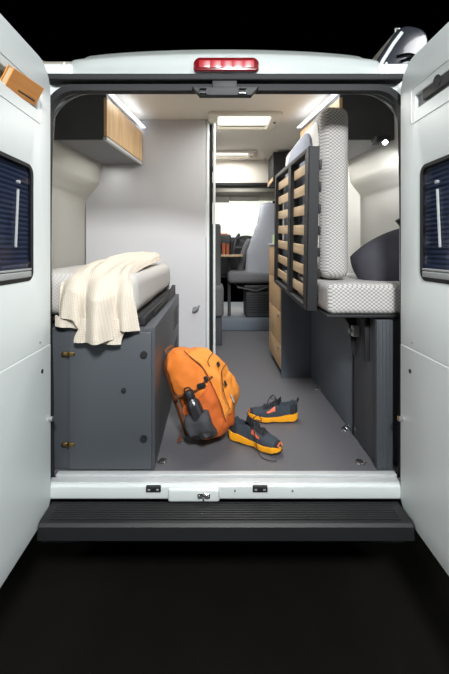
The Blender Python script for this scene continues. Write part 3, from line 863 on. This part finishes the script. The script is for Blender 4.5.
def patch(name, u0, u1, h0, h1, off, m, bulge=0, nu=24, nv=24, par=bp, hfun=None):
    bm = B()
    def f(a, b, o):
        h = h0+(h1-h0)*b; uu = u0+(u1-u0)*a
        if hfun: h = h0+(hfun(a)-h0)*b
        q = (max(0, 1-(2*a-1)**4)*max(0, 1-(2*b-1)**4))**.5
        return bag_pt(uu % 1, h, (off+bulge*math.sin(PI*a)*math.sin(PI*b)**.6)*(q if o else 0) - (0.004 if not o else 0))
    grid(bm, lambda a, b: f(a, b, 1), nu, nv); grid(bm, lambda a, b: f(a, b, 0), nu, nv)
    bmesh.ops.remove_doubles(bm, verts=bm.verts, dist=.0006)
    return obj(name, bm, m, par, ang=60)
patch('front_panel', -.115, .115, .10, .90, .016, 'orange2', .010)
patch('front_pocket', -.075, .085, .14, .56, .030, 'orange2', .012)
patch('base_panel', -.20, .20, .015, .16, .012, 'orange3', .002)
# side pocket (on the side facing the camera: -y is u=.75)
patch('side_pocket', .62, .885, .05, .40, .018, 'orange3', .010, hfun=lambda a: .48+.16*(a-.5))
patch('stretch_pocket', .70, .80, .05, .36, .050, 'mesh', .030)
# zips
def zline(pts, off, r, m, name, par=bp):
    bm = B(); tube(bm, smoothpts([bag_pt(u % 1, h, off) for u, h in pts], 4), r, 6); return obj(name, bm, m, par)
zline([(.885, .12), (.875, .3), (.87, .5), (.875, .7), (.90, .86), (.95, .94)], .018, .0022, 'rust', 'main_zip')
zline([(.925, .22), (.922, .4), (.93, .56), (.97, .63), (1.03, .64)], .046, .002, 'rust', 'pocket_zip')
zline([(.915, .70), (.95, .76), (1.0, .78), (1.05, .76)], .030, .002, 'rust', 'top_zip')
# compression strap + buckle
zline([(.63, .52), (.70, .54), (.77, .56), (.84, .58), (.895, .60)], .014, .006, 'rust', 'compression_strap')
def lump(u, h, off, sz, m, name):
    c = bag_pt(u, h, off); bm = box(B(), c.x-sz[0], c.x+sz[0], c.y-sz[1], c.y+sz[1], c.z-sz[2], c.z+sz[2], .003)
    return obj(name, bm, m, bp)
lump(.80, .57, .018, (.020, .007, .012), 'dark', 'buckle')
lump(.845, .59, .018, (.008, .006, .014), 'dark', 'strap_slider')
lump(.97, .70, .040, (.005, .012, .012), 'dark', 'zip_pull')
lump(.955, .50, .050, (.004, .006, .014), 'dark', 'zip_pull')
c = bag_pt(.97, .30, .052); bm = box(B(), c.x-.002, c.x+.002, c.y-.006, c.y+.006, c.z-.02, c.z+.02, .001); obj('logo_tab', bm, 'alusill', bp)['label'] = 'pale narrow logo tab'
# haul loop and shoulder straps
bm = B(); tube(bm, smoothpts([(.02, -.05, HB*.965), (.015, -.045, HB+.006), (.015, 0, HB+.010), (.015, .045, HB+.006), (.02, .05, HB*.965)], 5), .008, 8, flat=(.007, .003)); obj('haul_loop', bm, 'rust', bp)
for s in (-1, 1):
    bm = B(); tube(bm, smoothpts([(.01, s*.05, HB*.93), (-.010, s*.070, HB*.85), (-.014, s*.085, HB*.6), (-.012, s*.095, HB*.35), (-.004, s*.12, HB*.12)], 6), .02, 8, flat=(.028, .009)); obj('shoulder_strap', bm, 'rust', bp)
bm = B(); tube(bm, smoothpts([(-.02, -.12, HB*.2), (-.05, -.13, HB*.12), (-.06, -.12, .04), (-.04, -.12, .055)], 5), .006, 6, flat=(.010, .002)); obj('webbing_tail', bm, 'rust', bp)

# bottle carried in the side pocket
wb = thing('water_bottle', 'grey metal water bottle in the side pocket of the orange backpack', 'bottle', local=True)
wb.location = bp.location; wb.rotation_euler = bp.rotation_euler
def lathe(bm, prof, c, ax, n=28):
    c = Vector(c); ax = Vector(ax).normalized(); q = Vector((0, 0, 1)).rotation_difference(ax)
    grid(bm, lambda u, v: c+q @ Vector((prof[round(v*(len(prof)-1))][0]*math.cos(2*PI*u), prof[round(v*(len(prof)-1))][0]*math.sin(2*PI*u), prof[round(v*(len(prof)-1))][1])), n, len(prof), closed_u=True)
    return bm
c0 = Vector((.125, -.178, .05)); ax = Vector((-.02, -.05, 1))
obj('body', lathe(B(), [(0.001, 0), (.030, 0), (.034, .006), (.034, .155), (.032, .168), (.024, .182), (.020, .188), (.020, .20)], c0, ax), 'bottle', wb)
obj('cap', lathe(B(), [(.022, .188), (.024, .192), (.024, .222), (.021, .228), (.001, .229)], c0, ax), 'dark', wb)
bm = B(); q = c0+ax.normalized()*.228; tube(bm, smoothpts([q+Vector((-.018, 0, -.01)), q+Vector((-.014, 0, .012)), q+Vector((.014, 0, .012)), q+Vector((.018, 0, -.01))], 4), .004, 8); obj('carry_loop', bm, 'dark', wb)

# ================================================================== SHOES
def interp(tab, t):
    for (a, x), (b, y) in zip(tab, tab[1:]):
        if t <= b:
            q = (t-a)/(b-a) if b > a else 0; q = q*q*(3-2*q); return x+(y-x)*q
    return tab[-1][1]
def make_shoe(name, label, loc, rz, mirror=1, lace_seed=0):
    t = thing(name, label, 'shoe', loc, (0, 0, rz), group='pair of running shoes', local=True)
    Lh = .285
    wtab = [(0, .022), (.04, .032), (.2, .036), (.45, .036), (.7, .047), (.85, .043), (.95, .028), (1, .010)]
    def w(s): return interp(wtab, s)
    def cl(s): return mirror*(.010*math.sin(PI*s)*(1 if s < .6 else 1)-.008*max(0, s-.6)/.4)
    def bot(s): return .018*max(0, (s-.72)/.28)**1.7+.012*max(0, (.10-s)/.10)**1.5
    def mid(s): return interp([(0, .052), (.12, .044), (.45, .036), (.75, .034), (.92, .038), (1, .042)], s)
    # midsole
    def ms(s, a, zb, zt, ex):
        p = [(-1, zt), (-1.03, zb*.5+zt*.5), (-.95, zb), (.95, zb), (1.03, zb*.5+zt*.5), (1, zt)][a]
        return Vector((s*Lh-Lh/2, cl(s)+p[0]*(w(s)+ex), p[1]))
    bm = B(); grid(bm, lambda u, v: ms(u, round(v*5), bot(u)+.008, mid(u)+.003*math.sin(u*9), .005+.0015*math.sin(u*22)), 40, 6)
    V = list(bm.verts)
    # top and end caps
    for i in range(39):
        a = V[i*6]; b = V[(i+1)*6]; c = V[(i+1)*6+5]; d = V[i*6+5]; bm.faces.new((a, b, c, d))
    bm.faces.new([V[k] for k in range(6)]); bm.faces.new([V[39*6+k] for k in range(6)])
    msl = obj('midsole', bm, 'midsole', t, ang=40)
    bm = B(); grid(bm, lambda u, v: ms(u, round(v*5), bot(u), bot(u)+.009, .002), 40, 6)
    V = list(bm.verts)
    for i in range(39): bm.faces.new((V[i*6], V[(i+1)*6], V[(i+1)*6+5], V[i*6+5]))
    obj('outsole', bm, 'outsole', t)
    # upper
    top = lambda s: interp([(0, .110), (.06, .112), (.15, .098), (.28, .094), (.38, .106), (.46, .102), (.60, .082), (.78, .066), (.92, .058), (1, .046)], s)
    def opn(s): return interp([(0, 0), (.035, 0), (.075, 1), (.34, 1), (.42, 0), (1, 0)], s)
    def up(s, v):
        a = 2*v-1                           # -1..1 around section
        o = opn(s); wd = w(s)*.97; zt = top(s); zb = mid(s)-.006
        # closed arch
        an = a*PI/2
        cyv = math.copysign(abs(math.sin(an))**.75, a); czv = abs(math.cos(an))**.62
        pc = Vector((0, wd*cyv*(1 if s > .4 else .92), zb+(zt-zb)*czv))
        # open section: wall up to collar then down inside
        k = abs(a); sg = 1 if a >= 0 else -1
        if k > .5:
            q = (1-k)/.5; po = Vector((0, sg*wd*(1-.30*q**1.6), zb+(zt-zb)*q))
        else:
            q = k/.5; po = Vector((0, sg*wd*(.70-.13*(1-q)**.3)*(q**.25 if q < .3 else 1)*(1 if q > .02 else q/.02), .052+(zt-.052)*q**1.5))
        p = pc*(1-o)+po*o
        return Vector((s*Lh-Lh/2, cl(s)+p.y, p.z))
    bm = B(); grid(bm, up, 60, 41)
    V = list(bm.verts); 
    bm.faces.new(V[:41]); bm.faces.new(V[-41:])
    obj('upper', bm, 'shoe', t, ang=60)
    def us(s, v, off=.002):
        P = up(s, v); c = Vector((P.x, cl(s), .05)); return P+(P-c).normalized()*off
    # toe cap, heel counter, collar pads
    def shell(name, s0, s1, v0, v1, off, m):
        bm = B(); grid(bm, lambda a, b: us(s0+(s1-s0)*a, v0+(v1-v0)*b, off*(min(1, 6*min(a, 1-a, b, 1-b)+.05))), 18, 24); return obj(name, bm, m, t, ang=60)
    shell('toe_guard', .90, .995, .03, .97, .0025, 'shoedark')
    shell('heel_counter', .005, .16, .02, .24, .003, 'shoedark'); shell('heel_counter', .005, .16, .76, .98, .003, 'shoedark')
    # eyestay + tongue
    shell('eyestay', .40, .70, .30, .70, .003, 'shoedark')
    bm = B(); grid(bm, lambda a, b: Vector(((.33+.12*a)*Lh-Lh/2, cl(.4)+(b-.5)*.042, .138-.034*a-.018*(2*b-1)**2*(1))), 8, 10); bmesh.ops.solidify(bm, geom=bm.faces, thickness=.005)
    obj('tongue', bm, 'shoedark', t)
    # heel tab
    bm = B(); grid(bm, lambda a, b: Vector((-Lh/2+.003-.012*a, cl(0)+(b-.5)*.036, .098+.028*a)), 6, 6); bmesh.ops.solidify(bm, geom=bm.faces, thickness=.005)
    obj('heel_tab', bm, 'shoedark', t)
    # side prints on both flanks
    for v0, v1 in ((.10, .26), (.90, .74)):
        bm = B()
        grid(bm, lambda a, b: us(.46+.17*a, v0+(v1-v0)*(b*(.35+.65*(1-a))+.15*a), .0035), 12, 6)
        obj('side_print', bm, 'accent', t)['label'] = 'coral printed side stripe'
    bm = B(); grid(bm, lambda a, b: us(.955+.04*a, .25+.5*b, .004), 5, 10); obj('toe_print', bm, 'accent', t)['label'] = 'coral strip on the toe'
    # laces
    bm = B(); 
    for k in range(5):
        s = .42+k*.055
        sgn = 1 if k % 2 else -1
        pts = [us(s+sgn*.012*(b-.5), .34+.32*b, .006) for b in [i/8 for i in range(9)]]
        tube(bm, pts, .0022, 6)
        pts = [us(s+.03*(b)-0, (.34+.32*b) if k % 2 else (.66-.32*b), .007) for b in [i/8 for i in range(9)]]
        tube(bm, pts, .0020, 6)
    k0 = us(.41, .5, .012)
    rnd = random.Random(lace_seed)
    for s in (-1, 1):
        tube(bm, smoothpts([k0, k0+Vector((.01, s*.02, .018)), k0+Vector((.02, s*.045, .012)), k0+Vector((.03, s*.050, -.012)), k0+Vector((.012, s*.03, -.004)), k0], 5), .0020, 6)
    e = k0+Vector((0, 0, .002))
    tube(bm, smoothpts([e, e+Vector((.03, -.04*mirror, .006)), Vector((e.x+.06, -.062*mirror, .045)), Vector((e.x+.09, -.078*mirror, .006)), Vector((e.x+.14, -.085*mirror, .004)), Vector((e.x+.17, -.07*mirror, .004))], 6), .0020, 6)
    obj('laces', bm, 'shoedark', t)
    return t
make_shoe('running_shoe', 'charcoal running shoe with yellow sole nearer the sill, heel against the backpack', (.205, .195, .001), math.atan2(-.16, .246), 1, 1)
make_shoe('running_shoe', 'charcoal running shoe with yellow sole farther from the sill, toe pointing left', (.335, .475, .001), math.atan2(.01, -.27), 1, 2)

# ================================================================== LIGHT
def area(name, loc, rot, size, power, col=(1, 1, 1), sy=None, spread=180):
    l = bpy.data.lights.new(name, 'AREA'); l.energy = power; l.color = col; l.size = size
    if sy: l.shape = 'RECTANGLE'; l.size_y = sy
    l.spread = R(spread)
    o = bpy.data.objects.new(name, l); C.objects.link(o); o.location = loc; o.rotation_euler = rot
    return o
def aim(o, tgt):
    d = Vector(tgt)-o.location; o.rotation_euler = d.to_track_quat('-Z', 'Y').to_euler()
# roof lights
area('skylight_lamp', (.23, 1.25, 2.0), (0, 0, 0), .40, 8, (1, .985, .96), .27)
area('skylight_lamp', (.18, 2.24, 2.0), (0, 0, 0), .34, 6, (1, .98, .95), .2)
# led strips above the lockers
for s in (-1, 1):
    x = -.60 if s < 0 else .70
    o = area('led_lamp', (x, .9, 1.985), (0, 0, 0), .03, .7, (.88, .93, 1), .6); o.rotation_euler = (0, R(-25*s), 0)
area('tail_fill_light', (.15, .62, 1.98), (0, 0, 0),   .5, 10, (1, .98, .95), .3)  # added fill light for the rear interior, no fitting here
for x, p in ((-.80, 1.0), (.90, 2.4)):
    area('side_wall_fill_light', (x, .90, 1.655), (0, 0, 0), .10, p, (1, .99, .96), .5)  # added fill below the lockers to lift the side walls, no visible source
# studio softboxes to either side behind the photographer
o = area('studio_softbox', (2.6, -2.0, 2.9), (0, 0, 0), 1.0, 20, (.97, .99, 1), 1.2, 90); aim(o, (-.3, -.2, .8))
o = area('studio_softbox', (-2.6, -2.0, 2.9), (0, 0, 0), 1.0, 17, (.97, .99, 1), 1.2, 90); aim(o, (.4, -.2, .8))
o = area('studio_softbox', (.35, -2.7, 2.6), (0, 0, 0), .5, 36, (.98, .99, 1), .4, 80); aim(o, (.05, .5, .5))
area('cab_fill_light', (.3, 2.75, 1.72), (R(35), 0, 0), .4, 5, (1, .98, .95), .15)  # added fill brightening seat and visors, not a cab fitting
# light outside the windscreen
o = area('windscreen_light', (.05, 4.9, 1.6), (0, 0, 0), 1.8, 60, (1, .97, .9), 1.0); aim(o, (.05, 3.9, 1.4))
l = bpy.data.lights.new('reading_spot', 'SPOT'); l.energy = 8; l.spot_size = R(130); l.spot_blend = .6; l.shadow_soft_size = .02; l.color = (.93, .96, 1)
o = bpy.data.objects.new('reading_spot', l); C.objects.link(o); o.location = (.98, .47, 1.60); aim(o, (1.10, 1.0, 1.0))

w = bpy.data.worlds.new('night'); S.world = w; w.use_nodes = True
w.node_tree.nodes['Background'].inputs[0].default_value = (0, 0, 0, 1)
S.view_settings.view_transform = 'Standard'; S.view_settings.look = 'None'; S.view_settings.gamma = 1
S.view_settings.exposure = 0.0
for o in S.objects:
    for k in ('_loc', '_loc0'):
        if k in o: del o[k]
